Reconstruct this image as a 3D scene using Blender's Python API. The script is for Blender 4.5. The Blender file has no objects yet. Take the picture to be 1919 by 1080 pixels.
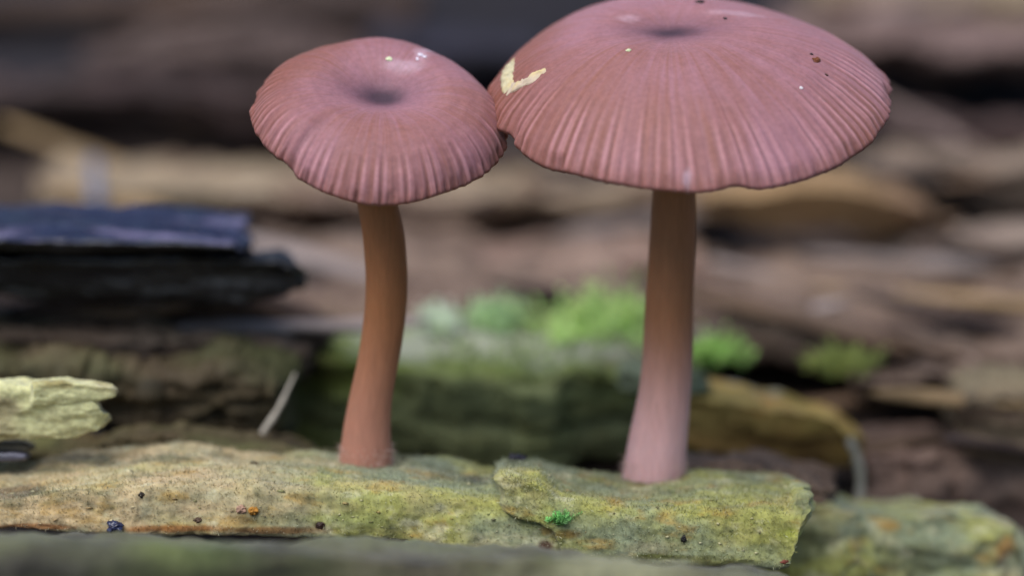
# Two small pink-brown mushrooms on a decaying log.  1 Blender unit = 1 cm.
import bpy, math, random
import numpy as np
from mathutils import Vector, Matrix
from mathutils.bvhtree import BVHTree

S = bpy.context.scene
COL = S.collection
S.unit_settings.system = 'METRIC'
S.unit_settings.scale_length = 0.01
rng = np.random.default_rng(11)
random.seed(11)

# ------------------------------------------------------------------ camera
PITCH = math.radians(14.0)
W0, H0 = 1919.0, 1080.0
FPX = W0 / 2 / math.tan(math.radians(11.0))
D0 = FPX / 250.0                                   # 250 photo pixels per cm at the stems
FWD = np.array([0, math.cos(PITCH), -math.sin(PITCH)])
UPV = np.array([0, math.sin(PITCH), math.cos(PITCH)])
RGT = np.array([1.0, 0, 0])
CAM = np.zeros(3)


def deep(Y):
    return np.where(np.asarray(Y) > 1.0, np.asarray(Y) * 1.4 - 0.4, Y)


def at(px, py, Y):
    """the point of the place that lies at depth coordinate Y behind photo pixel (px, py)"""
    Y = float(deep(Y))
    d = FWD + RGT * ((px - W0 / 2) / FPX) + UPV * ((H0 / 2 - py) / FPX)
    return CAM + d * ((Y - CAM[1]) / d[1])


CAM = -D0 * FWD
CAM = CAM - np.array([0, 0, at(1225, 893, 0)[2]])  # z = 0 at the foot of the taller mushroom
cd = bpy.data.cameras.new('camera')
cam = bpy.data.objects.new('camera', cd)
COL.objects.link(cam)
cam.location = CAM
cam.rotation_euler = (math.pi / 2 - PITCH, 0, 0)
cd.sensor_width = 36.0
cd.lens = 36.0 * FPX / W0
cd.clip_start = 0.1
cd.clip_end = 30000.0
cd.dof.use_dof = True
cd.dof.focus_distance = D0 - 0.28
cd.dof.aperture_fstop = cd.lens * 1e-3 / 0.78      # aperture 8 mm across
cd.dof.aperture_blades = 0
S.camera = cam

# ------------------------------------------------------------------ sky, sun, exposure
world = bpy.data.worlds.new('World')
S.world = world
world.use_nodes = True
nt = world.node_tree
nt.nodes.clear()
sky = nt.nodes.new('ShaderNodeTexSky')
sky.sky_type = 'NISHITA'
sky.sun_disc = False
SUN_EL, SUN_AZ = math.radians(60), math.radians(215)
sky.sun_elevation = SUN_EL
sky.sun_rotation = SUN_AZ
bg = nt.nodes.new('ShaderNodeBackground')
bg.inputs['Strength'].default_value = 0.05
wo = nt.nodes.new('ShaderNodeOutputWorld')
nt.links.new(sky.outputs[0], bg.inputs['Color'])
nt.links.new(bg.outputs[0], wo.inputs['Surface'])

sl = bpy.data.lights.new('sun', 'SUN')
sl.energy = 1.5
sl.angle = math.radians(60)
sl.color = (1.0, 0.965, 0.93)
sun = bpy.data.objects.new('sun', sl)
COL.objects.link(sun)
sdir = Vector((math.sin(SUN_AZ) * math.cos(SUN_EL), math.cos(SUN_AZ) * math.cos(SUN_EL), math.sin(SUN_EL)))
sun.rotation_euler = sdir.to_track_quat('Z', 'Y').to_euler()
sun.location = (0, 0, 60)

S.view_settings.view_transform = 'Standard'
S.view_settings.look = 'None'
S.view_settings.gamma = 1.0
S.view_settings.exposure = 1.4
S.render.engine = 'CYCLES'
S.cycles.use_denoising = True
S.cycles.max_bounces = 6


# ------------------------------------------------------------------ noise
def _hash(ix, iy, iz, seed):
    h = (ix * 374761393 + iy * 668265263 + iz * 1274126177 + seed * 974711) & 0xFFFFFFFF
    h = ((h ^ (h >> 13)) * 1274126177) & 0xFFFFFFFF
    h = ((h ^ (h >> 16)) * 2246822519) & 0xFFFFFFFF
    return ((h ^ (h >> 15)) & 0xFFFFFF).astype(np.float64) / 0xFFFFFF * 2 - 1


def vnoise(p, seed=0):
    p = np.asarray(p, float)
    i = np.floor(p).astype(np.int64)
    f = p - i
    f = f * f * f * (f * (f * 6 - 15) + 10)
    out = 0
    for dx in (0, 1):
        wx = f[..., 0] if dx else 1 - f[..., 0]
        for dy in (0, 1):
            wy = f[..., 1] if dy else 1 - f[..., 1]
            for dz in (0, 1):
                wz = f[..., 2] if dz else 1 - f[..., 2]
                out = out + wx * wy * wz * _hash(i[..., 0] + dx, i[..., 1] + dy, i[..., 2] + dz, seed)
    return out


def fbm(p, seed=0, octv=4, gain=0.5, lac=2.1):
    p = np.asarray(p, float)
    a, s, out = 1.0, 0.0, 0
    for k in range(octv):
        out = out + a * vnoise(p + 17.3 * k, seed + k * 31)
        s += a
        a *= gain
        p = p * lac
    return out / s


def sstep(a, b, x):
    t = np.clip((np.asarray(x, float) - a) / (b - a), 0, 1)
    return t * t * (3 - 2 * t)


def mix(a, b, t):
    t = np.asarray(t)[..., None]
    return np.asarray(a) * (1 - t) + np.asarray(b) * t


def srgb(r, g, b):
    c = np.array([r, g, b], float) / 255
    return np.where(c <= 0.04045, c / 12.92, ((c + 0.055) / 1.055) ** 2.4)


# ------------------------------------------------------------------ objects
def mesh_obj(name, verts, faces, mat, parent=None, colors=None, smooth=True):
    me = bpy.data.meshes.new(name)
    verts = np.asarray(verts, float)
    if isinstance(faces, np.ndarray):
        n, k = faces.shape
        me.vertices.add(len(verts))
        me.vertices.foreach_set('co', verts.ravel().astype(np.float32))
        me.loops.add(n * k)
        me.loops.foreach_set('vertex_index', faces.ravel().astype(np.int32))
        me.polygons.add(n)
        me.polygons.foreach_set('loop_start', np.arange(0, n * k, k, dtype=np.int32))
        me.update(calc_edges=True)
        me.validate()
    else:
        me.from_pydata([tuple(v) for v in verts], [], faces)
    if smooth:
        me.polygons.foreach_set('use_smooth', np.ones(len(me.polygons), bool))
    if colors is not None:
        a = me.color_attributes.new('pigment', 'FLOAT_COLOR', 'POINT')
        c = np.ones((len(verts), 4), np.float32)
        c[:, :3] = np.clip(colors, 0.0, 1.0)
        a.data.foreach_set('color', c.ravel())
    me.materials.append(mat)
    o = bpy.data.objects.new(name, me)
    COL.objects.link(o)
    if parent is not None:
        o.parent = parent
    return o


def tag(o, label=None, cat=None, group=None, kind=None):
    if label: o['label'] = label
    if cat: o['category'] = cat
    if group: o['group'] = group
    if kind: o['kind'] = kind
    return o


def empty(name, loc=(0, 0, 0)):
    o = bpy.data.objects.new(name, None)
    o.empty_display_size = 0.2
    COL.objects.link(o)
    return o


def material(name, rough=0.8, spec=0.3, bump=0.4, bscale=30.0, stretch=(1, 1, 1), vary=0.35, vscale=12.0, sss=0.0,
             sss_r=(0.12, 0.05, 0.03), coat=0.0, translucent=0.0, sheen=0.0, rough_var=0.0, bdist=0.02):
    m = bpy.data.materials.new(name)
    m.use_nodes = True
    t = m.node_tree
    N, L = t.nodes, t.links
    b = N['Principled BSDF']
    at_ = N.new('ShaderNodeAttribute'); at_.attribute_name = 'pigment'
    tc = N.new('ShaderNodeTexCoord')
    mp = N.new('ShaderNodeMapping'); mp.inputs['Scale'].default_value = stretch
    L.new(tc.outputs['Object'], mp.inputs['Vector'])
    n1 = N.new('ShaderNodeTexNoise')
    n1.inputs['Scale'].default_value = vscale
    n1.inputs['Detail'].default_value = 6
    n1.inputs['Roughness'].default_value = 0.65
    L.new(mp.outputs[0], n1.inputs['Vector'])
    mr = N.new('ShaderNodeMapRange')
    mr.inputs['From Min'].default_value = 0.25
    mr.inputs['From Max'].default_value = 0.75
    mr.inputs['To Min'].default_value = 1 - vary
    mr.inputs['To Max'].default_value = 1 + vary
    L.new(n1.outputs['Fac'], mr.inputs['Value'])
    mul = N.new('ShaderNodeVectorMath'); mul.operation = 'SCALE'
    L.new(at_.outputs['Color'], mul.inputs[0])
    L.new(mr.outputs[0], mul.inputs['Scale'])
    L.new(mul.outputs[0], b.inputs['Base Color'])
    n2 = N.new('ShaderNodeTexNoise')
    n2.inputs['Scale'].default_value = bscale
    n2.inputs['Detail'].default_value = 7
    n2.inputs['Roughness'].default_value = 0.7
    L.new(mp.outputs[0], n2.inputs['Vector'])
    bp = N.new('ShaderNodeBump')
    bp.inputs['Strength'].default_value = bump
    bp.inputs['Distance'].default_value = bdist
    L.new(n2.outputs['Fac'], bp.inputs['Height'])
    L.new(bp.outputs[0], b.inputs['Normal'])
    b.inputs['Roughness'].default_value = rough
    if rough_var:
        rr = N.new('ShaderNodeMapRange')
        rr.inputs['From Min'].default_value = 0.3
        rr.inputs['From Max'].default_value = 0.7
        rr.inputs['To Min'].default_value = max(0.05, rough - rough_var)
        rr.inputs['To Max'].default_value = min(1, rough + rough_var)
        L.new(n1.outputs['Fac'], rr.inputs['Value'])
        L.new(rr.outputs[0], b.inputs['Roughness'])
    b.inputs['Specular IOR Level'].default_value = spec
    b.inputs['Coat Weight'].default_value = coat
    b.inputs['Sheen Weight'].default_value = sheen
    if sss:
        b.inputs['Subsurface Weight'].default_value = sss
        b.inputs['Subsurface Radius'].default_value = sss_r
        b.inputs['Subsurface Scale'].default_value = 1.0
    if translucent:
        tr = N.new('ShaderNodeBsdfTranslucent')
        L.new(mul.outputs[0], tr.inputs['Color'])
        mx = N.new('ShaderNodeMixShader')
        mx.inputs[0].default_value = translucent
        L.new(b.outputs[0], mx.inputs[1])
        L.new(tr.outputs[0], mx.inputs[2])
        L.new(mx.outputs[0], N['Material Output'].inputs['Surface'])
    return m


M = {
    'wood': material('decayed_wood', rough=0.75, spec=0.3, bump=0.5, bscale=9, stretch=(0.35, 1.2, 1.6), vary=0.35, vscale=3.0),
    'punk': material('mossy_punk_wood', rough=0.9, spec=0.15, bump=0.35, bscale=60, stretch=(1.0, 1.0, 0.75), vary=0.38, vscale=15, sss=0.3,
                     sss_r=(0.06, 0.05, 0.03), bdist=0.02, sheen=0.15),
    'char': material('wet_charred_wood', rough=0.34, spec=0.6, bump=0.5, bscale=7, stretch=(0.3, 1.3, 1.3), vary=0.5, vscale=5, rough_var=0.15, bdist=0.03),
    'cap': material('mushroom_cap_skin', rough=0.62, spec=0.26, bump=0.4, bscale=55, vary=0.17, vscale=26, sss=0.4, sss_r=(0.10, 0.05, 0.045), bdist=0.006),
    'stem': material('mushroom_stem_skin', rough=0.6, spec=0.28, bump=0.35, bscale=30, stretch=(3, 3, 0.4), vary=0.14, vscale=14, sss=0.35, sss_r=(0.14, 0.06, 0.04),
                     bdist=0.006),
    'gill': material('gill_flesh', rough=0.7, spec=0.2, bump=0.05, vary=0.05),
    'moss': material('moss_leaf', rough=0.5, spec=0.4, bump=0.0, vary=0.35, vscale=9, translucent=0.45),
    'fuzz': material('wood_fuzz', rough=0.9, spec=0.1, bump=0.0, vary=0.2, translucent=0.3),
    'crust': material('dry_crust', rough=0.7, spec=0.3, bump=0.4, bscale=30, vary=0.15, vscale=20, sss=0.2, sss_r=(0.03, 0.03, 0.02)),
    'speck': material('dirt_speck', rough=0.5, spec=0.4, bump=0.3, bscale=40, vary=0.3),
    'bead': material('dark_glossy_bead', rough=0.12, spec=0.7, bump=0.05, vary=0.1),
    'litter': material('leaf_litter', rough=0.9, spec=0.2, bump=0.6, bscale=1.2, vary=0.5, vscale=0.5, bdist=0.3),
    'twig': material('dry_fibre', rough=0.6, spec=0.3, bump=0.3, bscale=20, vary=0.2),
}

BVH = {}


def bvh(o):
    if o.name not in BVH:
        me = o.data
        BVH[o.name] = BVHTree.FromPolygons([v.co.copy() for v in me.vertices], [tuple(p.vertices) for p in me.polygons])
    return BVH[o.name]


def hit(o, px, py):
    """surface point and normal of an object behind a photo pixel (its parents sit at the origin)"""
    d = at(px, py, 0) - CAM
    d = Vector(d).normalized()
    loc, nor, _i, _d = bvh(o).ray_cast(Vector(CAM), d)
    if loc is None:
        return None
    if nor.dot(d) > 0:
        nor = -nor
    return loc, nor


def grid_faces(nu, nv, wrap_v=False):
    i, j = np.meshgrid(np.arange(nu - 1), np.arange(nv if wrap_v else nv - 1), indexing='ij')
    j2 = (j + 1) % nv
    return np.stack([i * nv + j, i * nv + j2, (i + 1) * nv + j2, (i + 1) * nv + j], -1).reshape(-1, 4)


def grid_normals(P, wrap_v=False):
    du = np.gradient(P, axis=0)
    if wrap_v:
        dv = np.roll(P, -1, 1) - np.roll(P, 1, 1)
    else:
        dv = np.gradient(P, axis=1)
    n = np.cross(du, dv)
    return n / np.maximum(np.linalg.norm(n, axis=-1, keepdims=True), 1e-9)


def resample(poly, n):
    """poly (stations, k, 3) -> n points along each station's polyline"""
    seg = np.linalg.norm(np.diff(poly, axis=1), axis=-1)
    t = np.concatenate([np.zeros((len(poly), 1)), np.cumsum(seg, 1)], 1)
    out = np.empty((len(poly), n, 3))
    for i in range(len(poly)):
        u = np.linspace(0, t[i, -1], n)
        for c in range(3):
            out[i, :, c] = np.interp(u, t[i], poly[i, :, c])
    return out


def smooth1(P, it, axis=1):
    for _ in range(it):
        P = 0.5 * P + 0.25 * (np.roll(P, 1, axis) + np.roll(P, -1, axis))
    return P


def slab(name, keys, color, mat, parent=None, nx=160, nv=96, grain=0.05, fine=0.012, rag=0.05, seed=1, under=0.0, round_=6, endrag=0.08,
         gx=0.5, gz=4.0, lift=0.0):
    """A piece of layered wood lying along X.  keys: rows (px, py_top, py_bottom, Y_front, py_back, Y_back[, thick_back]): the photo rows of its front top
    edge, of the lower edge of its front face and of its back top edge, each at its own depth.  color(P, N) -> pigment."""
    keys = [k if len(k) > 6 else tuple(k) + (0.25,) for k in keys]
    k = np.array(keys, float)
    fx = np.linspace(k[0, 0], k[-1, 0], nx)
    q = np.stack([np.interp(fx, k[:, 0], k[:, c]) for c in range(7)], 1)
    q[:, 4] -= lift
    A = np.array([at(r[0], r[1], r[3]) for r in q])           # front top edge
    B = np.array([at(r[0], r[2], r[3]) for r in q])           # front bottom edge
    Bk = np.array([at(r[0], r[4], r[5]) for r in q])          # back top edge
    Bk[:, 0] = A[:, 0]
    B[:, 0] = A[:, 0]
    B[:, 1] += under
    Bb = Bk.copy()
    Bb[:, 2] = np.minimum(B[:, 2], Bk[:, 2] - q[:, 6])
    poly = np.stack([Bb, B, A, Bk, Bb], 1)
    P = resample(poly, nv + 1)[:, :nv]
    P = smooth1(P, round_)
    # ragged outline along the length
    s = np.stack([P[..., 0] * 1.3, P[..., 1] * 0.25, P[..., 2] * 0.25], -1)
    P[..., 2] += rag * fbm(s, seed + 5, 5, 0.6)
    P[..., 1] += rag * 1.2 * fbm(s + 40, seed + 6, 5, 0.6)
    N = -grid_normals(P, True)
    c = P.mean(1, keepdims=True)
    if ((P - c) * N).sum() < 0:
        N = -N
    g = np.stack([P[..., 0] * gx, P[..., 1] * gz, P[..., 2] * gz], -1)
    lump = np.stack([P[..., 0] * 1.1, P[..., 1] * 1.8, P[..., 2] * 1.8], -1)
    ridge = 1 - 2 * np.abs(fbm(g, seed, 4, 0.55))
    d = grain * (0.55 * ridge - 0.3 + 0.9 * fbm(lump, seed + 9, 4)) + fine * fbm(P * np.array([7.0, 16.0, 16.0]), seed + 3, 4, 0.6)
    P = P + N * d[..., None]
    # broken ends: each end gets a jagged face
    L0, L1 = A[0, 0], A[-1, 0]
    for side, x0 in ((0, L0), (1, L1)):
        w = np.exp(-np.abs(P[..., 0] - x0) / max(endrag * 2.5, 1e-3))
        jag = fbm(np.stack([P[..., 1] * 3, P[..., 2] * 6, P[..., 0] * 0 + seed], -1), seed + 21 + side, 4, 0.65)
        P[..., 0] += endrag * jag * w
    nu = len(P)
    verts = P.reshape(-1, 3)
    faces = grid_faces(nu, nv, True)
    allv, allf = [verts], [faces]
    base = len(verts)
    for end, sgn in ((0, -1), (nu - 1, 1)):
        ring = P[end]
        cen = ring.mean(0)
        prev = np.arange(nv) + end * nv
        for kk, (sc, bul) in enumerate(((0.86, 0.45), (0.55, 0.7), (0.2, 0.8), (0.02, 0.8))):
            rg = cen + (ring - cen) * sc
            rg[:, 0] += sgn * bul * endrag + endrag * 0.8 * fbm(rg * np.array([0, 5, 9]) + seed, seed + kk, 3)
            allv.append(rg)
            idx = base + np.arange(nv)
            base += nv
            j = np.arange(nv)
            j2 = (j + 1) % nv
            f = np.stack([prev[j], prev[j2], idx[j2], idx[j]], -1)
            if sgn < 0:
                f = f[:, ::-1]
            allf.append(f)
            prev = idx
    V = np.concatenate(allv)
    F = np.concatenate(allf)
    Nv = np.concatenate([N.reshape(-1, 3), np.tile([[0.0, -0.3, 0.9]], (len(V) - len(verts), 1))])
    C = color(V, Nv)
    a, b, c4, d4 = (V[F[:, i]] - V.mean(0) for i in range(4))
    if (np.einsum('ij,ij->i', a, np.cross(b, c4)) + np.einsum('ij,ij->i', a, np.cross(c4, d4))).sum() < 0:
        F = F[:, ::-1]
    o = mesh_obj(name, V, F, mat, parent, C)
    return o


def patches(C, V, spots):
    """stains: (world centre, (rx, ry, rz), colour, strength)"""
    for cen, r, col, st in spots:
        q = (V - np.asarray(cen)) / np.asarray(r)
        q = q + 0.35 * np.stack([fbm(V * 6 + 3, 71, 3), fbm(V * 6 + 9, 72, 3), fbm(V * 6 + 15, 73, 3)], -1)
        w = st * (1 - sstep(0.45, 1.15, np.linalg.norm(q, axis=1)))
        C = mix(C, np.asarray(col), w)
    return C


def woodcol(base, alt, dark, seed=0, fx=0.5, f=1.6, green=None, greenw=0.5, spots=()):
    base, alt, dark = (np.asarray(srgb(*c)) for c in (base, alt, dark))
    g = None if green is None else np.asarray(srgb(*green))

    def fn(V, N):
        s = V * np.array([fx, f, f])
        a = sstep(-0.35, 0.4, fbm(s, seed + 50, 4))
        b = sstep(0.0, 0.5, fbm(s * np.array([1.2, 2.2, 2.2]) + 30, seed + 60, 4, 0.6))
        C = mix(np.broadcast_to(base, V.shape), alt, a)
        C = mix(C, dark, 0.9 * b)
        if g is not None:
            w = greenw * sstep(-0.25, 0.4, fbm(V * 0.9 + 11, seed + 70, 4)) * np.clip(0.55 + 0.6 * N[:, 2], 0.15, 1)
            C = mix(C, g, np.clip(w, 0, 1))
        return patches(C, V, spots)
    return fn


# ================================================================== setting
gx = np.linspace(-1, 1, 61)
gx = np.sign(gx) * (np.abs(gx) ** 3) * 20000
X, Y = np.meshgrid(gx, gx, indexing='ij')
P = np.stack([X, Y, np.full_like(X, -14.0)], -1)
P[..., 2] += 1.2 * fbm(P * 0.05, 5, 3)
gcol = mix(np.broadcast_to(srgb(70, 55, 40), P.shape), srgb(52, 58, 32), sstep(-0.3, 0.3, fbm(P * 0.03, 8, 4)))
tag(mesh_obj('ground', P.reshape(-1, 3), grid_faces(61, 61)[:, ::-1], M['litter'], colors=gcol.reshape(-1, 3)), kind='structure')

# ------------------------------------------------------------------ the fallen log that carries everything
log = empty('fallen_log')
tag(log, 'decayed grey-brown fallen log with split horizontal wood layers behind the mushrooms', 'log')
# body: one long lumpy trunk mass under all the layers
prof = [(-6.0, None, -13.5), (-5.4, None, -9.0), (-4.2, None, -5.0), (-3.0, None, -2.3), (-1.4, None, -1.25), (0.3, None, -1.3), (1.2, None, -1.2), (1.9, 960, 0), (2.4, 890, 0), (3.0, 815, 0),
        (4.4, 660, 0), (6.2, 500, 0), (7.4, 420, 0), (8.6, 335, 0), (10.0, 170, 0), (12.0, -20, 0), (15.0, -230, 0), (19.0, None, 4.2), (24.0, None, 1.0), (27.0, None, -6.0),
        (28.0, None, -13.5)]
py_ = deep(np.array([p[0] for p in prof]))
pz_ = np.array([p[2] if p[1] is None else at(960, p[1], p[0])[2] - 0.22 for p in prof])
ys = np.concatenate([np.linspace(-6, 0.4, 50), np.linspace(0.5, 13, 150), np.linspace(13.4, 28, 40)])
ys = deep(ys)
xs = np.concatenate([np.linspace(-60, -9, 40), np.linspace(-8.8, 8.8, 170), np.linspace(9, 60, 40)])
X, Y = np.meshgrid(xs, ys, indexing='ij')
Z = np.interp(Y, py_, pz_)
Pb = np.stack([X, Y, Z], -1)
Pb[..., 2] += 0.16 * fbm(np.stack([X * 0.5, Y * 1.6, Z * 2], -1), 3, 5) + 0.10 * (0.5 - np.abs(fbm(np.stack([X * 0.3, Y * 3.0, Z * 3.0], -1), 4, 4)))
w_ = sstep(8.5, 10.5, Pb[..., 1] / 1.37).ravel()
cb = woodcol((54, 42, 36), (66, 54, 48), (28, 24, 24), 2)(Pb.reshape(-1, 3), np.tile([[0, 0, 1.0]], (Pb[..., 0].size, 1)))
cb = mix(cb, srgb(22, 20, 27), 0.92 * w_)  # back of the trunk painted near-black, standing in for shade in the gaps
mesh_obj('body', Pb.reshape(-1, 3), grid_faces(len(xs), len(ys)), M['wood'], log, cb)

MAUVE = ((130, 116, 108), (112, 99, 91), (84, 68, 62))
BEIGE = ((150, 140, 122), (132, 116, 108), (98, 78, 62))
BROWN = ((72, 56, 46), (58, 46, 42), (34, 28, 28))
DIM = ((80, 66, 66), (66, 54, 54), (40, 32, 32))


LAYERS = []


def layer(keys, pal, seed, **kw):
    pal = [tuple(np.array(c) * np.array([0.95, 0.90, 0.85])) for c in pal]
    cf = woodcol(*pal, seed=seed, fx=kw.pop('fx', 0.45), green=kw.pop('green', None), greenw=kw.pop('greenw', 0.5))
    kw['grain'] = kw.get('grain', 0.12) * 1.6
    kw.setdefault('rag', 0.2)
    o = slab('wood_layer', keys, cf, M['wood'], log, seed=seed, **kw)
    LAYERS.append(o)
    return o


# keys: (px, top, bottom, Yfront, back_py, Yback)
# terrace behind the moss
layer([(430, 565, 640, 4.2, 432, 6.6), (700, 570, 650, 4.0, 435, 6.6), (1000, 570, 650, 4.0, 432, 6.6), (1400, 600, 690, 3.8, 450, 6.4), (1700, 640, 720, 3.6, 470, 6.2),
       (2050, 660, 760, 3.6, 480, 6.2)], MAUVE, 101, grain=0.14, nx=220)
layer([(900, 500, 522, 5.3, 436, 6.6), (1100, 496, 518, 5.2, 436, 6.6), (1320, 500, 524, 5.2, 442, 6.6)], ((156, 140, 130), (134, 114, 108), (96, 74, 62)), 131, grain=0.06)
# beige step with the thin dark gap under it
layer([(60, 352, 408, 6.6, 300, 8.2), (400, 356, 410, 6.5, 305, 8.2), (560, 360, 404, 6.4, 320, 8.2), (820, 372, 412, 6.4, 330, 8.2), (1020, 362, 408, 6.4, 325, 8.2),
       (1250, 372, 414, 6.4, 330, 8.2), (1400, 385, 418, 6.5, 330, 8.2)], BEIGE, 102, under=0.25, nx=220)
# left upper bands
layer([(-120, 186, 262, 8.8, 140, 10.2), (150, 182, 262, 8.8, 140, 10.2), (330, 178, 258, 8.7, 138, 10.2), (560, 190, 282, 8.6, 140, 10.2), (720, 205, 290, 8.6, 150, 10.2)],
      DIM, 103, under=0.4, nx=180)
layer([(150, 104, 142, 10.0, 70, 11.2), (360, 98, 140, 9.9, 68, 11.2), (560, 96, 140, 9.9, 66, 11.2), (700, 110, 150, 10.0, 70, 11.2)], ((96, 84, 82), (80, 68, 68), (50, 42, 40)), 104,
      under=0.3)
layer([(-160, 20, 80, 11.2, -40, 12.6), (300, 24, 82, 11.1, -40, 12.6), (700, 20, 86, 11.0, -40, 12.6), (780, 30, 90, 11.2, -40, 12.6)], BROWN, 105, under=0.4)
layer([(690, 96, 150, 9.6, 60, 11.2), (800, 100, 156, 9.5, 64, 11.2), (900, 96, 152, 9.5, 62, 11.2), (1010, 104, 150, 9.6, 64, 11.2)], ((50, 50, 68), (40, 38, 50), (24, 22, 28)), 120, under=0.3)
# right upper bands
layer([(1480, 78, 140, 8.9, 20, 10.4), (1640, 88, 148, 8.8, 24, 10.4), (1800, 94, 152, 8.7, 26, 10.4), (2080, 98, 156, 8.7, 26, 10.4)], ((124, 108, 108), (108, 92, 92), (72, 58, 52)), 106, under=0.7)
layer([(1540, -10, 34, 10.2, -60, 11.6), (1720, -4, 40, 10.1, -60, 11.6), (2100, -2, 44, 10.0, -60, 11.6)], BEIGE, 107, under=0.3)
layer([(1680, 250, 305, 7.6, 222, 8.6), (1800, 246, 308, 7.6, 222, 8.6), (2080, 246, 308, 7.6, 222, 8.6)], DIM, 108, under=0.2)
layer([(1640, 318, 396, 6.6, 282, 7.7), (1760, 312, 398, 6.5, 282, 7.7), (1900, 304, 398, 6.5, 278, 7.7), (2080, 300, 398, 6.5, 278, 7.7)], ((140, 130, 120), (118, 106, 98), (84, 70, 58)), 109,
      under=0.35)
layer([(1690, 458, 505, 5.6, 428, 6.4), (1850, 452, 508, 5.5, 426, 6.4), (2080, 450, 508, 5.5, 424, 6.4)], ((146, 136, 130), (124, 110, 106), (86, 72, 64)), 110, under=0.3)
layer([(1330, 590, 640, 4.6, 540, 5.6), (1500, 576, 640, 4.5, 536, 5.6), (1760, 566, 640, 4.5, 530, 5.6), (2080, 560, 640, 4.5, 526, 5.6)], MAUVE, 111, under=0.1)
layer([(1640, 720, 775, 3.0, 690, 4.0), (1800, 716, 780, 3.0, 680, 4.0), (1920, 720, 776, 3.0, 676, 4.0), (2060, 720, 780, 3.0, 676, 4.0)], MAUVE, 112, under=0.5)
layer([(1630, 868, 960, 2.2, 822, 3.0), (1760, 850, 960, 2.3, 810, 3.1), (1900, 850, 980, 2.3, 812, 3.1), (2060, 860, 980, 2.3, 812, 3.1)], ((130, 114, 106), (112, 94, 88), (80, 64, 58)), 113)
layer([(1820, 742, 862, 2.1, 700, 2.7), (1940, 736, 866, 2.1, 690, 2.7), (2060, 736, 866, 2.1, 690, 2.7)], ((130, 124, 104), (112, 98, 84), (80, 66, 56)), 114, under=0.2)
# left, under the charred splinter
layer([(-140, 566, 606, 2.6, 540, 3.4), (200, 562, 606, 2.6, 540, 3.4), (450, 580, 620, 2.6, 548, 3.4), (600, 600, 640, 2.7, 556, 3.4)], BROWN, 115, grain=0.1)
layer([(-140, 620, 668, 2.0, 592, 2.7), (150, 622, 668, 2.0, 594, 2.7), (420, 630, 690, 2.05, 600, 2.7), (560, 650, 720, 2.1, 612, 2.7)], ((104, 98, 92), (88, 76, 66), (60, 46, 38)), 116,
      under=0.1, green=(84, 90, 52), greenw=0.4)
layer([(-140, 700, 850, 1.5, 664, 2.1), (200, 694, 850, 1.5, 664, 2.1), (420, 702, 860, 1.5, 676, 2.1), (520, 740, 870, 1.5, 690, 2.1)], ((86, 76, 58), (70, 62, 46), (40, 34, 26)), 117, grain=0.2,
      under=0.35, green=(66, 74, 40), greenw=0.6)

layer([(-140, 868, 910, 0.75, 838, 1.5), (150, 850, 900, 0.8, 826, 1.5), (330, 840, 900, 0.85, 818, 1.5), (480, 850, 910, 0.9, 826, 1.5), (640, 856, 910, 0.9, 838, 1.5)],
      ((88, 80, 54), (70, 62, 44), (44, 38, 30)), 118, green=(78, 86, 44), greenw=0.6)
layer([(1280, 880, 930, 1.0, 862, 1.7), (1380, 876, 930, 1.0, 858, 1.7), (1500, 890, 940, 1.05, 868, 1.7), (1560, 905, 945, 1.1, 880, 1.7)], ((124, 108, 96), (104, 88, 76), (66, 52, 42)), 119)

# splinters and crumbs still attached to the layers
def hit_layers(px, py):
    best = None
    for o in LAYERS:
        h = hit(o, px, py)
        if h is not None and (best is None or (h[0] - Vector(CAM)).length < (best[0] - Vector(CAM)).length):
            best = h
    return best


SPC = [(150, 138, 118), (122, 104, 98), (96, 76, 60), (58, 46, 42), (140, 116, 84), (132, 120, 116), (40, 34, 34)]
rs_ = random.Random(5)
n_spl = 0
for k in range(400):
    if n_spl >= 36:
        break
    px, py = rs_.uniform(0, 1919), rs_.uniform(10, 860)
    if 560 < px < 1300 and py > 600 or px < 600 and py > 640:
        continue
    h = hit_layers(px, py)
    if h is None:
        continue
    n_spl += 1
    ln, th_ = rs_.uniform(0.6, 1.7), rs_.uniform(0.04, 0.09)
    nu, na = 14, 10
    t = np.linspace(-1, 1, nu)
    ph = np.linspace(0, 2 * np.pi, na, endpoint=False)
    A_, B_ = np.meshgrid(t, ph, indexing='ij')
    rr = th_ * (1 - np.abs(A_) ** 3) ** 0.5 + 0.01
    rr = rr * (1 + 0.7 * fbm(np.stack([A_ * 2 + k, np.cos(B_), np.sin(B_)], -1), 700 + k, 3))
    q = np.stack([A_ * ln, rr * np.cos(B_) * 1.5, rr * np.sin(B_) * 0.8], -1).reshape(-1, 3)
    Rm = np.array(Matrix.Rotation(rs_.gauss(0, 0.25), 3, 'Z') @ Matrix.Rotation(rs_.gauss(0, 0.16), 3, 'Y'))
    V = q @ Rm.T + np.array(h[0])
    C = np.broadcast_to(srgb(*rs_.choice(SPC)), V.shape) * (0.75 if py < 260 and px < 760 else 1.0) * (1 + 0.5 * fbm(V * np.array([1, 4, 4]), 9, 3))[:, None]
    F = [tuple(f) for f in grid_faces(nu, na, True)[:, ::-1]] + [tuple(range(na)), tuple(range((nu - 1) * na, nu * na))[::-1]]
    mesh_obj('splinter', V, F, M['wood'], log, C)

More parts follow.
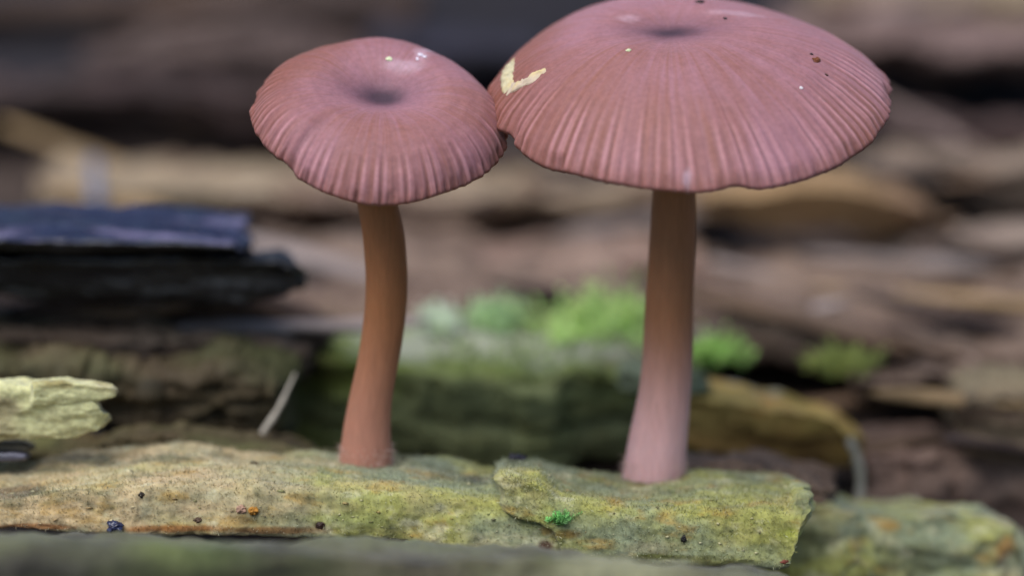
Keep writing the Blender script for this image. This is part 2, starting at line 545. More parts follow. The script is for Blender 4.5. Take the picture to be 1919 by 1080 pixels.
# ------------------------------------------------------------------ mossy ridge in the middle
o = slab('mossy_ridge', [(500, 668, 872, 2.5, 612, 3.9), (640, 672, 876, 2.4, 600, 3.9), (800, 690, 880, 2.3, 606, 3.9), (960, 700, 886, 2.3, 604, 3.9), (1130, 712, 890, 2.3, 612, 3.9),
                         (1330, 716, 900, 2.4, 626, 3.9)],
         woodcol((112, 118, 82), (90, 98, 44), (66, 62, 26), 140, green=(88, 108, 30), greenw=0.55, spots=[(at(900, 640, 3.2), (2.2, 0.9, 0.12), srgb(150, 152, 140), 0.8)]), M['wood'], nx=220, nv=120, grain=0.2, rag=0.12, under=0.35, seed=140)
tag(o, 'long moss-darkened wood ridge lying between the two stems, green underneath', 'wood')

# ------------------------------------------------------------------ charred splinter
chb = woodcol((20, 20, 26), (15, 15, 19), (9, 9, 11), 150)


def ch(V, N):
    """charcoal, with the blue sheen of the sky painted onto the upper face"""
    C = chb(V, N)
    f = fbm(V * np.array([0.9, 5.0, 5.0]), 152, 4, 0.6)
    sky_sheen = mix(np.broadcast_to(srgb(24, 27, 56), V.shape), srgb(112, 104, 134), sstep(0.1, 0.5, f))
    sky_sheen = mix(sky_sheen, srgb(22, 24, 36), sstep(0.05, 0.5, fbm(V * np.array([1.4, 6.0, 6.0]) + 9, 153, 4)))
    return mix(C, sky_sheen, 0.9 * sstep(0.35, 0.75, N[:, 2]))  # sky reflection and its pale streaks put into the pigment of upward faces


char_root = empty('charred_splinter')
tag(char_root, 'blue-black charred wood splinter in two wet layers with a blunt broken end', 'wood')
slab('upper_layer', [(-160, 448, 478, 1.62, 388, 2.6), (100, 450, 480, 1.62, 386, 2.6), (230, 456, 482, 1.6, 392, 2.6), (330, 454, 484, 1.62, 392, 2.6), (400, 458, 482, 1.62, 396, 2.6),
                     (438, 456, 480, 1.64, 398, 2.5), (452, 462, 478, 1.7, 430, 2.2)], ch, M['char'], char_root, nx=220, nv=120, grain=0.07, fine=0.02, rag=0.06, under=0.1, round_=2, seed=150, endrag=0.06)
slab('lower_layer', [(-160, 482, 570, 1.8, 462, 2.7), (100, 486, 572, 1.8, 462, 2.7), (300, 484, 578, 1.8, 464, 2.7), (430, 482, 574, 1.8, 464, 2.6), (520, 484, 562, 1.8, 468, 2.3), (560, 500, 548, 1.82, 488, 2.1)],
     chb, M['char'], char_root, nx=220, nv=120, grain=0.08, fine=0.02, rag=0.07, under=0.15, round_=6, seed=151, endrag=0.05)

# ------------------------------------------------------------------ pale chip and flakes at the ledge's end
def paint_chip(V, N):
    C = mix(np.broadcast_to(srgb(196, 194, 146), V.shape), srgb(164, 154, 118), sstep(-0.3, 0.3, fbm(V * 2.5, 161, 4)))
    return mix(C, srgb(120, 104, 56), 0.7 * sstep(0.15, 0.5, fbm(V * np.array([2, 5, 7.0]), 162, 4)))


chip = empty('wood_chip')
tag(chip, 'pale yellow-green splintered wood chip with a blunt tongue lying beside the mossy slab', 'wood chip')
slab('chip_body', [(-120, 716, 828, 0.1, 702, 0.5, 0.1), (0, 718, 826, 0.1, 706, 0.5, 0.1), (60, 730, 826, 0.1, 716, 0.5, 0.1), (110, 732, 824, 0.1, 718, 0.5, 0.1), (150, 742, 820, 0.1, 728, 0.48, 0.1),
                   (180, 756, 812, 0.1, 744, 0.44, 0.08), (192, 770, 798, 0.12, 760, 0.4, 0.05)], paint_chip, M['punk'], chip, nx=200, nv=140, grain=0.07, rag=0.05, fine=0.02, under=0.05, endrag=0.04,
     seed=160, gx=1.2, gz=2.5)
slab('upper_tongue', [(60, 716, 762, 0.06, 708, 0.3, 0.08), (120, 716, 760, 0.05, 708, 0.3, 0.08), (170, 720, 756, 0.05, 712, 0.28, 0.06), (210, 726, 744, 0.07, 720, 0.2, 0.04)], paint_chip, M['punk'], chip, nx=120,
     nv=80, grain=0.04, rag=0.04, fine=0.02, under=0.03, endrag=0.03, seed=163, gx=1.2, gz=2.5)
o = slab('wood_flake', [(-80, 852, 868, 0.2, 842, 0.5, 0.05), (20, 852, 868, 0.2, 842, 0.5, 0.05), (46, 856, 864, 0.2, 850, 0.4, 0.03)],
         woodcol((58, 62, 84), (84, 84, 98), (30, 32, 46), 164), M['char'], nx=70, nv=40, grain=0.02, rag=0.02, round_=2, endrag=0.02, seed=165)
tag(o, 'small slate-blue wet wood flake tucked under the pale chip', 'wood flake')
o = slab('wood_shard', [(-120, 834, 850, 0.3, 822, 0.7, 0.06), (30, 834, 850, 0.3, 822, 0.7, 0.06), (46, 838, 848, 0.3, 828, 0.7, 0.06)],
         woodcol((128, 122, 104), (108, 98, 84), (70, 60, 44), 166), M['wood'], nx=50, nv=40, grain=0.02, rag=0.02, endrag=0.02, seed=167)
tag(o, 'grey-tan shard between the pale chip and the blue flake', 'wood chip')

# ------------------------------------------------------------------ the slabs the mushrooms grow from
TANP, OLIVE, GREYG, OCHRE = srgb(178, 158, 122), srgb(154, 154, 88), srgb(132, 140, 112), srgb(160, 126, 56)


def ledge_col(seed, tanbias, spots):
    def fn(V, N):
        f1 = fbm(V * np.array([1.2, 2.2, 2.6]), seed, 5, 0.55)
        f2 = fbm(V * np.array([2.0, 4.0, 5.0]) + 7, seed + 3, 5, 0.6)
        f3 = fbm(V * np.array([3.2, 6.0, 9.0]) + 19, seed + 5, 4, 0.6)
        tb = tanbias(V)
        C = mix(np.broadcast_to(OLIVE, V.shape), GREYG, sstep(-0.2, 0.35, f1))
        C = mix(C, TANP, np.clip(tb + 0.7 * f2, 0, 1))
        C = mix(C, OCHRE, 0.55 * sstep(0.12, 0.5, f3))
        C = mix(C, srgb(84, 88, 64), 0.75 * sstep(0.08, 0.5, fbm(V * np.array([2.2, 4, 5]) + 3, seed + 8, 5, 0.6)))
        C = mix(C, srgb(196, 192, 160), 0.5 * sstep(0.15, 0.55, fbm(V * np.array([5, 9, 9.0]) + 23, seed + 12, 4, 0.6)))
        return patches(C, V, spots)
    return fn


lspots = [(at(892, 890, 0.1), (0.17, 0.16, 0.06), srgb(40, 38, 50), 0.95),
          (at(770, 940, -0.3), (0.4, 0.25, 0.10), srgb(72, 84, 74), 0.6),
          (at(660, 965, -0.4), (0.35, 0.25, 0.09), srgb(150, 158, 98), 0.7),
          (at(600, 985, -0.5), (0.06, 0.1, 0.04), srgb(58, 36, 24), 0.9),
          (at(380, 915, -0.2), (0.12, 0.2, 0.07), srgb(150, 122, 52), 0.7),
          (at(330, 992, -0.55), (0.55, 0.2, 0.035), srgb(130, 84, 40), 0.85),
          (at(520, 996, -0.55), (0.4, 0.2, 0.035), srgb(110, 74, 38), 0.8),
          (at(60, 990, -0.55), (0.4, 0.2, 0.03), srgb(140, 92, 50), 0.8),
          (at(30, 925, -0.2), (0.25, 0.3, 0.10), srgb(84, 70, 60), 0.6),
          (at(720, 868, 0.1), (0.12, 0.2, 0.04), srgb(150, 126, 50), 0.6),
          (at(1020, 1030, -0.6), (0.07, 0.2, 0.07), srgb(70, 42, 36), 0.9)]
ledge = empty('mossy_slab')
tag(ledge, 'long tan and olive rotten wood slab under the shorter mushroom, fuzzy with algae', 'wood slab')
tl = slab('wood_surface', [(-160, 939, 985, -0.45, 886, 0.75), (0, 936, 992, -0.45, 880, 0.75), (110, 919, 996, -0.45, 852, 0.75), (200, 906, 998, -0.45, 842, 0.75), (330, 906, 1000, -0.45, 840, 0.75),
                          (420, 912, 1004, -0.45, 852, 0.75), (560, 916, 1008, -0.45, 851, 0.75), (690, 926, 1012, -0.45, 862, 0.75), (790, 932, 1022, -0.45, 864, 0.75), (900, 939, 1034, -0.45, 876, 0.75),
                          (1010, 939, 1048, -0.45, 884, 0.75), (1130, 964, 1062, -0.45, 905, 0.75)],
          ledge_col(170, lambda V: 0.15 + 0.65 * sstep(-1.2, -2.4, V[:, 0]) - 0.2 * sstep(-0.9, -0.4, V[:, 0]), lspots), M['punk'], ledge, nx=560, nv=260, grain=0.06, fine=0.014, rag=0.05, round_=70,
          seed=170, under=-0.12, lift=10, gx=1.3, gz=2.0)
rspots = [(at(1140, 945, -0.35), (0.14, 0.2, 0.05), srgb(156, 122, 44), 0.7), (at(1130, 905, 0), (0.3, 0.3, 0.1), srgb(150, 144, 76), 0.5),
          (at(1230, 1040, -0.55), (0.5, 0.2, 0.03), srgb(92, 96, 36), 0.8), (at(1060, 995, -0.5), (0.16, 0.2, 0.05), srgb(130, 96, 34), 0.7),
          (at(1360, 892, 0.1), (0.16, 0.3, 0.07), srgb(136, 146, 52), 0.7), (at(1475, 990, -0.4), (0.12, 0.2, 0.08), srgb(150, 158, 60), 0.7),
          (at(1400, 1020, -0.4), (0.35, 0.2, 0.1), srgb(172, 176, 120), 0.6), (at(1480, 945, -0.3), (0.15, 0.2, 0.08), srgb(168, 156, 92), 0.6)]
rledge = empty('olive_slab')
tag(rledge, 'cracked olive-yellow wood slab with a snapped end under the taller mushroom', 'wood slab')
tr_ = slab('wood_surface', [(944, 892, 966, -0.47, 866, 0.75, 0.1), (965, 893, 976, -0.49, 868, 0.75, 0.1), (1010, 896, 986, -0.5, 870, 0.75, 0.15), (1040, 936, 1000, -0.52, 874, 0.75, 0.2),
                           (1060, 940, 1052, -0.52, 880, 0.75), (1160, 956, 1058, -0.52, 894, 0.75), (1290, 960, 1062, -0.52, 894, 0.75), (1330, 956, 1064, -0.52, 890, 0.75), (1400, 960, 1066, -0.52, 896, 0.75),
                           (1480, 964, 1066, -0.52, 902, 0.75), (1500, 932, 1000, -0.5, 904, 0.75), (1514, 930, 962, -0.46, 906, 0.75, 0.1)],
           ledge_col(190, lambda V: -0.1 + 0 * V[:, 0], rspots), M['punk'], rledge, nx=460, nv=260, grain=0.06, fine=0.015, rag=0.04, round_=50, seed=190, under=-0.10, endrag=0.07, lift=13, gx=1.3, gz=2.0)

o = slab('mossy_block', [(1420, 946, 1100, 0.9, 920, 1.6), (1560, 944, 1100, 0.9, 926, 1.8), (1640, 952, 1110, 1.1, 936, 1.9), (1760, 962, 1110, 1.0, 944, 1.9), (1860, 976, 1110, 1.0, 958, 1.8),
                        (1910, 1000, 1110, 1.1, 986, 1.7), (1950, 1060, 1120, 1.2, 1040, 1.6)],
         ledge_col(200, lambda V: 0.0 + 0 * V[:, 0], [(at(1880, 1030, 1.0), (0.12, 0.2, 0.1), srgb(176, 128, 62), 0.8), (at(1665, 990, 1.0), (0.14, 0.2, 0.06), srgb(176, 138, 70), 0.7),
                                                      (at(1870, 1050, 1.0), (0.06, 0.2, 0.05), srgb(60, 48, 50), 0.8)]), M['punk'], nx=160, nv=120, grain=0.16, rag=0.08, seed=200, under=-0.1)
tag(o, 'rounded olive wood block with an orange end beyond the snapped slab', 'wood block')

# nearest, out-of-focus strip
o = slab('front_strip', [(-200, 1019, 1200, -3.0, 992, -1.1), (250, 1025, 1200, -3.0, 998, -1.1), (600, 1039, 1200, -3.0, 1010, -1.1), (900, 1059, 1200, -3.0, 1034, -1.1), (1250, 1073, 1210, -3.0, 1056, -1.1),
                         (1440, 1085, 1210, -2.9, 1070, -1.1), (1500, 1099, 1210, -2.8, 1080, -1.1)],
         woodcol((92, 94, 68), (78, 74, 60), (44, 42, 42), 210, fx=0.9, f=2.2, green=(98, 112, 62), greenw=0.45, spots=[(at(1150, 1062, -2.6), (0.9, 1.2, 0.2), srgb(142, 142, 112), 0.7), (at(130, 1050, -3.0), (0.6, 0.6, 0.2), srgb(64, 60, 58), 0.7)]), M['punk'], nx=160, nv=80, grain=0.14, rag=0.07, lift=-8, seed=210)
tag(o, 'low grey-green wood strip running along the foot of both slabs', 'wood strip')

# ------------------------------------------------------------------ larger loose fragments behind
o = slab('wood_fragment', [(1300, 742, 860, 2.0, 704, 2.6), (1400, 756, 880, 1.9, 714, 2.6), (1480, 768, 898, 1.85, 728, 2.6), (1570, 790, 905, 1.9, 756, 2.6), (1612, 820, 895, 1.95, 800, 2.5)],
         woodcol((172, 146, 84), (150, 118, 66), (98, 68, 38), 220, fx=1.0, green=(128, 124, 64), greenw=0.5,
                 spots=[(at(1390, 712, 2.6), (0.5, 0.5, 0.09), srgb(168, 168, 156), 0.9), (at(1420, 760, 2.1), (0.35, 0.3, 0.06), srgb(186, 130, 66), 0.7)]),
         M['wood'], nx=120, nv=90, grain=0.13, rag=0.1, seed=220, under=0.3)
tag(o, 'ochre and orange wood lump with a pale grey top beside the taller stem', 'wood lump')
o = slab('wood_splinter', [(1330, 372, 440, 5.6, 338, 6.5), (1500, 352, 466, 5.4, 330, 6.5), (1640, 362, 476, 5.3, 340, 6.4), (1730, 392, 470, 5.3, 360, 6.3), (1790, 420, 440, 5.5, 402, 6.0)],
         woodcol((150, 122, 88), (124, 98, 76), (70, 52, 36), 230, fx=0.9), M['wood'], nx=120, nv=90, grain=0.16, rag=0.1, seed=230, under=0.6)
tag(o, 'brown pointed wood splinter jutting out under the larger cap', 'wood splinter')
o = slab('wood_lump', [(1180, 690, 740, 2.0, 668, 2.6), (1300, 700, 742, 1.95, 676, 2.6), (1320, 712, 740, 2.0, 690, 2.5)],
         woodcol((120, 128, 104), (100, 108, 84), (60, 66, 40), 240), M['wood'], nx=60, nv=60, grain=0.1, seed=240)
tag(o, 'grey-green crumbly lump directly behind the taller stem', 'wood lump')


# ------------------------------------------------------------------ fuzz on the two sharp slabs
def fuzz(o, n, parent, seed, lmin=0.02, lmax=0.05):
    r = np.random.default_rng(seed)
    me = o.data
    nv = len(me.vertices)
    co = np.empty(nv * 3); me.vertices.foreach_get('co', co); co = co.reshape(-1, 3)
    no = np.empty(nv * 3); me.vertices.foreach_get('normal', no); no = no.reshape(-1, 3)
    col = np.empty(nv * 4); me.color_attributes['pigment'].data.foreach_get('color', col); col = col.reshape(-1, 4)[:, :3]
    ok = np.nonzero((no[:, 2] > -0.2) & (no[:, 1] < 0.9) & (co[:, 0] > -4.2) & (co[:, 0] < 2.12) & (co[:, 2] > -0.75))[0]
    idx = r.choice(ok, n)
    p = co[idx] + r.normal(0, 0.006, (n, 3))
    d = no[idx] * 0.8 + r.normal(0, 0.45, (n, 3)) + np.array([0, 0, 0.35])
    d /= np.linalg.norm(d, axis=1, keepdims=True)
    ln = r.uniform(lmin, lmax, (n, 1)) * (0.5 + r.random((n, 1)))
    side = np.cross(d, r.normal(0, 1, (n, 3)))
    side /= np.linalg.norm(side, axis=1, keepdims=True)
    w = 0.0028
    a, b = p - no[idx] * 0.006 - side * w, p - no[idx] * 0.006 + side * w
    c = p + d * ln * 0.6 + side * w * 0.7
    e = p + d * ln + np.array([0, 0, -0.2]) * ln
    V = np.stack([a, b, c, e], 1).reshape(-1, 3)
    F = (np.arange(n)[:, None] * 4 + np.array([0, 1, 2, 3])).astype(int)
    C = np.repeat(np.clip(mix(col[idx], srgb(206, 208, 180), r.random(n) ** 2 * 0.7) * r.uniform(0.85, 1.2, (n, 1)), 0, 1), 4, 0)
    return tag(mesh_obj('fuzz', V, F, M['fuzz'], parent, C, smooth=False), kind='stuff')


def crumbs(o, n, parent, seed):
    """fine wood dust and grains lying on a slab"""
    r = np.random.default_rng(seed)
    me = o.data
    nv = len(me.vertices)
    co = np.empty(nv * 3); me.vertices.foreach_get('co', co); co = co.reshape(-1, 3)
    no = np.empty(nv * 3); me.vertices.foreach_get('normal', no); no = no.reshape(-1, 3)
    col = np.empty(nv * 4); me.color_attributes['pigment'].data.foreach_get('color', col); col = col.reshape(-1, 4)[:, :3]
    clump = fbm(co * np.array([3.0, 5.0, 5.0]), seed, 3)
    ok = np.nonzero((no[:, 2] > 0.0) & (co[:, 0] > -4.3) & (co[:, 0] < 2.3) & (co[:, 2] > -0.75) & (clump > -0.15))[0]
    idx = r.choice(ok, n)
    base = np.array([[1, 1, 0], [-1, 1, 0.2], [-1, -1, 0], [1, -1, -0.2], [0, 0, 1.1], [0, 0, -0.9]], float)
    f0 = np.array([[0, 1, 4], [1, 2, 4], [2, 3, 4], [3, 0, 4], [1, 0, 5], [2, 1, 5], [3, 2, 5], [0, 3, 5]])
    sz = 0.003 + 0.010 * r.random((n, 1, 1)) ** 3
    q = base[None] * (1 + 0.5 * r.normal(0, 1, (n, 6, 3))) * sz * np.array([1.6, 1, 0.8])
    V = (q + co[idx][:, None] + no[idx][:, None] * 0.003).reshape(-1, 3)
    F = (np.arange(n)[:, None, None] * 6 + f0[None]).reshape(-1, 3)
    tone = r.choice(4, n, p=[0.35, 0.25, 0.25, 0.15])
    pal = np.array([srgb(196, 188, 150), srgb(150, 120, 70), srgb(70, 54, 40), srgb(110, 120, 60)])
    C = np.repeat(mix(col[idx], pal[tone], np.full(n, 0.6)), 6, 0)
    return tag(mesh_obj('crumbs', V, F, M['speck'], parent, C, smooth=False), kind='stuff')


crumbs(tl, 320, ledge, 61)
crumbs(tr_, 220, rledge, 62)
fuzz(tl, 22000, ledge, 5, 0.013, 0.032)
fuzz(tr_, 17000, rledge, 6, 0.013, 0.032)


# ================================================================== mushrooms
def mushroom(name, label, cx, cy, cz, R, profile, tilt_x, tilt_y, rfun, zfun, nrib, stem_keys, stem_Y, seed, colfun, stemcol, off=0.0, rs=0.68):
    root = empty(name)
    tag(root, label, 'mushroom')
    nt_, nr = 900, 150
    th = np.linspace(0, 2 * np.pi, nt_, endpoint=False)
    u = np.linspace(0, 1, nr) ** 0.9
    pu = np.array(profile, float)
    # monotone-ish smooth profile
    uu = np.linspace(0, 1, 400)
    hz = np.interp(uu, pu[:, 0], pu[:, 1])
    kern = np.hanning(41); kern /= kern.sum()
    hz = np.convolve(np.pad(hz, 20, mode='reflect', reflect_type='odd'), kern, 'valid')
    U, T = np.meshgrid(u, th, indexing='ij')
    rf, zf = rfun(th), zfun(th)
    ct = np.stack([np.cos(T), np.sin(T), 0 * T], -1)
    # waviness of the ribs
    warp = 0.35 * fbm(ct * 3.0, seed, 3) + 0.12 * fbm(np.concatenate([ct[..., :2] * 9, U[..., None] * 2], -1), seed + 1, 2)
    ph = T * nrib + warp * 8
    rib = 0.72 * np.abs(np.sin(ph / 2)) ** 0.8 + 0.28 * np.abs(np.sin(ph * 0.81 + 4 * warp))                     # 0 in the grooves, 1 on the crests
    jitter = np.clip(0.7 + 1.1 * fbm(np.concatenate([ct[..., :2] * 14, U[..., None] * 2.5], -1), seed + 2, 2), 0.1, 1.6)
    ra = sstep(rs, min(rs + 0.32, 0.98), U) * jitter
    rad = R * rf[None, :] * U
    z = np.interp(U, uu, hz) + zf[None, :] * sstep(0.35, 1.0, U)
    z = z + 0.020 * R * fbm(np.concatenate([ct[..., :2] * U[..., None] * 2.4, 0 * U[..., None] + seed], -1), seed + 4, 3)
    edge = sstep(0.955, 1.0, U)
    ragged = 0.016 * fbm(ct * 20, seed + 6, 3) + 0.008 * (rib - 0.5) - 0.014 * sstep(0.35, 0.6, fbm(ct * 9, seed + 13, 2))
    rad = rad + edge * ragged * 1.6
    z = z + 0.011 * ra * (rib - 0.6) + edge * (ragged - 0.004)
    top = np.stack([rad * np.cos(T) + off * (1 - U ** 2), rad * np.sin(T), z], -1)
    # thin margin and underside
    rim = top[-1]
    under = []
    for k, (f, dz) in enumerate(((0.995, -0.028), (0.975, -0.03), (0.94, 0.01), (0.8, 0.06), (0.6, 0.10), (0.35, 0.12), (0.10, 0.10))):
        q = rim.copy()
        q[:, :2] *= f
        lim = np.interp(f * np.ones(nt_), uu, hz) - 0.10 if f < 0.9 else rim[:, 2] + dz
        q[:, 2] = np.minimum(rim[:, 2] + dz + (0 if f > 0.9 else 0.12 * (1 - f)), lim) if f < 0.9 else rim[:, 2] + dz
        under.append(q)
    Pn = np.concatenate([top, np.array(under)], 0)
    Un = np.concatenate([U, np.ones((len(under), nt_)) * 1.01], 0)
    Tn = np.concatenate([T, np.tile(th, (len(under), 1))], 0)
    rb = np.concatenate([rib * ra + (1 - ra) * 0.6, np.full((len(under), nt_), 0.4)], 0)
    mat = Matrix.Rotation(tilt_y, 3, 'Y') @ Matrix.Rotation(tilt_x, 3, 'X')
    Rm = np.array(mat)
    cen = np.array([cx, cy, cz])
    loc = Pn.reshape(-1, 3)
    V = loc @ Rm.T + cen
    C = colfun(loc, Un.ravel(), Tn.ravel(), rb.ravel(), V)
    F = grid_faces(len(Pn), nt_, True)
    e1, e2 = V[F[nt_ * 40, 1]] - V[F[nt_ * 40, 0]], V[F[nt_ * 40, 3]] - V[F[nt_ * 40, 0]]
    if np.cross(e1, e2)[2] < 0:
        F = F[:, ::-1]
    cap = mesh_obj('cap', V, F, M['cap'], root, C)
    # gills
    gv, gf = [], []
    ng = 46
    for i in range(ng):
        a = 2 * np.pi * i / ng
        r0, r1 = (0.10, 0.94) if i % 2 == 0 else (0.5, 0.94)
        j = int(i / ng * nt_) % nt_
        base = len(gv)
        for f in np.linspace(r0, r1, 6):
            rr = R * rf[j] * f
            zt = rim[j, 2] + (0.12 * (1 - f) + 0.05 if f < 0.9 else 0.0)
            zt = min(zt, np.interp(f, uu, hz) - 0.09)
            dep = 0.13 * (1 - f) ** 0.5 + 0.01
            for s in (-1, 1):
                for zz in (zt, zt - dep):
                    gv.append((rr * math.cos(a) - s * 0.006 * math.sin(a), rr * math.sin(a) + s * 0.006 * math.cos(a), zz))
        for k in range(5):
            b = base + k * 4
            gf += [(b, b + 4, b + 5, b + 1), (b + 2, b + 3, b + 7, b + 6), (b + 1, b + 5, b + 7, b + 3)]
    gv = np.array(gv) @ Rm.T + cen
    tag(mesh_obj('gills', gv, gf, M['gill'], root, np.tile(srgb(176, 132, 118), (len(gv), 1)), smooth=False), kind='stuff')
    # stem
    sk = np.array(stem_keys, float)
    ns, na = 120, 72
    pyv = np.linspace(sk[0, 0], sk[-1, 0], ns)
    pxc = smooth_interp(pyv, sk[:, 0], sk[:, 1])
    wid = smooth_interp(pyv, sk[:, 0], sk[:, 2])
    ptsc = np.array([at(x, y, stem_Y(y)) for x, y in zip(pxc, pyv)])
    depth = (ptsc - CAM) @ FWD
    rad = wid / 2 / FPX * depth
    # carry the stem up into the cap and down into the wood
    ph_ = np.linspace(0, 2 * np.pi, na, endpoint=False)
    up = cen + Rm @ np.array([0, 0, np.interp(0.0, uu, hz) - 0.08])
    n_up = 14
    ext = np.array([ptsc[0] * (1 - t) + up * t for t in np.linspace(0, 1, n_up + 1)[1:]])[::-1]
    down = np.array([ptsc[-1] + np.array([0, 0.03 * k, -0.07 * k]) for k in range(1, 6)])
    ptsc = np.concatenate([ext, ptsc, down])
    rad = np.concatenate([np.full(n_up, rad[0] * 1.0), rad, np.full(5, rad[-1] * 1.02)])
    A_, B_ = np.meshgrid(np.arange(len(ptsc)), ph_, indexing='ij')
    cyl = np.stack([np.cos(B_), np.sin(B_), A_ * 0.03], -1)
    rr = rad[:, None] * (1 + 0.012 * fbm(cyl * np.array([7, 7, 1.0]), seed + 8, 3) + 0.02 * fbm(cyl * np.array([1.2, 1.2, 1.6]), seed + 9, 3))
    SP = ptsc[:, None, :] + np.stack([rr * np.cos(B_), rr * np.sin(B_) * 0.92, 0 * rr], -1)
    hgt = SP[..., 2].ravel()
    SC = stemcol(SP.reshape(-1, 3), hgt)
    mesh_obj('stem', SP.reshape(-1, 3), grid_faces(len(ptsc), na, True)[:, ::-1], M['stem'], root, SC)
    # downy foot of the stem
    r = np.random.default_rng(seed)
    n = 900
    a = r.uniform(0, 2 * np.pi, n)
    j = r.integers(len(ptsc) - 16, len(ptsc) - 2, n)
    out = np.stack([np.cos(a), np.sin(a) * 0.92, 0 * a], -1)
    p = ptsc[j] + out * rad[j][:, None] * 0.995
    d = out + r.normal(0, 0.5, (n, 3)) + np.array([0, 0, -0.2])
    ln = r.uniform(0.015, 0.05, (n, 1))
    sd = np.cross(d, r.normal(0, 1, (n, 3))); sd /= np.linalg.norm(sd, axis=1, keepdims=True)
    V = np.stack([p - sd * 0.002, p + sd * 0.002, p + d * ln], 1).reshape(-1, 3)
    tag(mesh_obj('down', V, np.arange(n * 3).reshape(-1, 3), M['fuzz'], root, np.tile(srgb(206, 180, 168), (n * 3, 1)), smooth=False), kind='stuff')
    return root, cap


def smooth_interp(x, xp, fp):
    y = np.interp(x, xp, fp)
    k = np.hanning(23); k /= k.sum()
    return np.convolve(np.pad(y, 11, mode='reflect', reflect_type='odd'), k, 'valid')


def ang(d):
    return np.radians(d)


def bump_a(th, c, w):
    d = np.angle(np.exp(1j * (th - ang(c))))
    return np.exp(-(d / ang(w)) ** 2)


PINK, BRICK, DARKC, CREST = srgb(150, 107, 116), srgb(134, 88, 78), srgb(56, 42, 54), srgb(190, 142, 148)


def capcol(seed, R, dark_c, dark_r, extra=None):
    def fn(loc, U, T, rb, V):
        ct = np.stack([np.cos(T), np.sin(T), U], -1)
        streak = fbm(np.stack([np.cos(T) * 26, np.sin(T) * 26, U * 2.0], -1), seed, 3, 0.6)
        blot = fbm(np.concatenate([loc[:, :2] * 1.4, U[:, None] * 0], 1), seed + 2, 4)
        C = mix(np.broadcast_to(PINK, V.shape), BRICK, np.clip(0.36 + 0.75 * blot + 0.45 * streak, 0, 1))
        # the outer back and the side away from the other cap are browner
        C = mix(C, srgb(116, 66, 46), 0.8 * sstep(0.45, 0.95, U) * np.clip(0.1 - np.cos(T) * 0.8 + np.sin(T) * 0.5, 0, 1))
        ridge = sstep(0.66 if R < 1 else 0.5, 0.97, U)
        C = C * (1 + 0.5 * ridge * (rb - 0.6))[:, None]
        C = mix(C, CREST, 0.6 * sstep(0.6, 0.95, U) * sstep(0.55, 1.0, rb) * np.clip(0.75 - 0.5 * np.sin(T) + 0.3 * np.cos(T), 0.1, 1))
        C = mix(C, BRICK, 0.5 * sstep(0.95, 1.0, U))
        q = (loc[:, :2] - np.array(dark_c)) / np.array(dark_r)
        dd = np.linalg.norm(q, axis=1) + 0.35 * fbm(loc * 3, seed + 7, 3)
        C = mix(C, srgb(98, 70, 84), 0.5 * (1 - sstep(0.5, 2.2, dd)))
        C = mix(C, DARKC, 0.9 * (1 - sstep(0.0, 1.0, dd)))
        if extra:
            C = extra(C, loc, U, T)
        return C
    return fn


def stemcol(z0, z1, base, top, seed):
    base, top = srgb(*base), srgb(*top)

    def fn(V, h):
        t = sstep(z0, z1, h + 0.25 * fbm(V * np.array([1.5, 1.5, 1.0]), seed, 3))
        C = mix(np.broadcast_to(base, V.shape), top, t)
        fib = fbm(V * np.array([14, 14, 0.8]), seed + 3, 3)
        return C * (1 + 0.10 * fib)[:, None]
    return fn


def bloomL(C, loc, U, T):
    w = 0
    for (x, y), (rx, ry), s in (((0.12, 0.34), (0.20, 0.09), 0.28), ((0.26, 0.48), (0.08, 0.16), 0.28), ((0.30, 0.64), (0.07, 0.06), 0.5)):
        q = np.hypot((loc[:, 0] - x) / rx, (loc[:, 1] - y) / ry) + 0.5 * fbm(loc * 9, 33, 3)
        w = np.maximum(w, s * (1 - sstep(0.3, 1.1, q)))
    return mix(C, srgb(210, 186, 200), w)


def bloomR(C, loc, U, T):
    w = 0
    for (x, y), (rx, ry), s in (((0.36, 0.30), (0.24, 0.07), 0.2), ((-0.45, 0.22), (0.10, 0.09), 0.22), ((-0.10, -1.48), (0.045, 0.05), 0.4)):
        q = np.hypot((loc[:, 0] - x) / rx, (loc[:, 1] - y) / ry) + 0.5 * fbm(loc * 9, 34, 3)
        w = np.maximum(w, s * (1 - sstep(0.3, 1.1, q)))
    return mix(C, srgb(214, 190, 206), w)


# shorter mushroom
capL = at(712, 236, 0.36)
mL, cL = mushroom('mushroom', 'shorter mushroom with a domed navel-centred pink-brown cap and wavy stem', *capL, 0.972,
                  [(0, .235), (.07, .238), (.16, .262), (.28, .308), (.40, .345), (.54, .37), (.68, .35), (.80, .30), (.90, .22), (.96, .14), (1, .05)], math.radians(23), math.radians(5),
                  lambda th: 1 + 0.012 * np.sin(3 * th + 1) + 0.045 * bump_a(th, 285, 42) - 0.075 * bump_a(th, 25, 26) - 0.02 * bump_a(th, 232, 5) + 0.01 * bump_a(th, 205, 18) - 0.02 * bump_a(th, 90, 50),
                  lambda th: 0.075 * (sstep(178, 200, np.degrees(th)) - sstep(227, 237, np.degrees(th))) - 0.025 * bump_a(th, 285, 40) + 0.015 * np.sin(5 * th),
                  76, [(379, 707, 76), (444, 719.5, 79), (511, 725, 78), (573, 724, 78), (630, 717, 78.5), (682, 708, 78), (755, 693, 81), (806, 687.5, 89), (858, 686, 98), (876, 686, 101)],
                  lambda y: 0.42 - 0.0001 * (876 - y), 301, capcol(301, 0.955, (0.0, 0.02), (0.24, 0.15), bloomL), stemcol(-0.1, 1.3, (172, 122, 104), (146, 96, 62), 310))

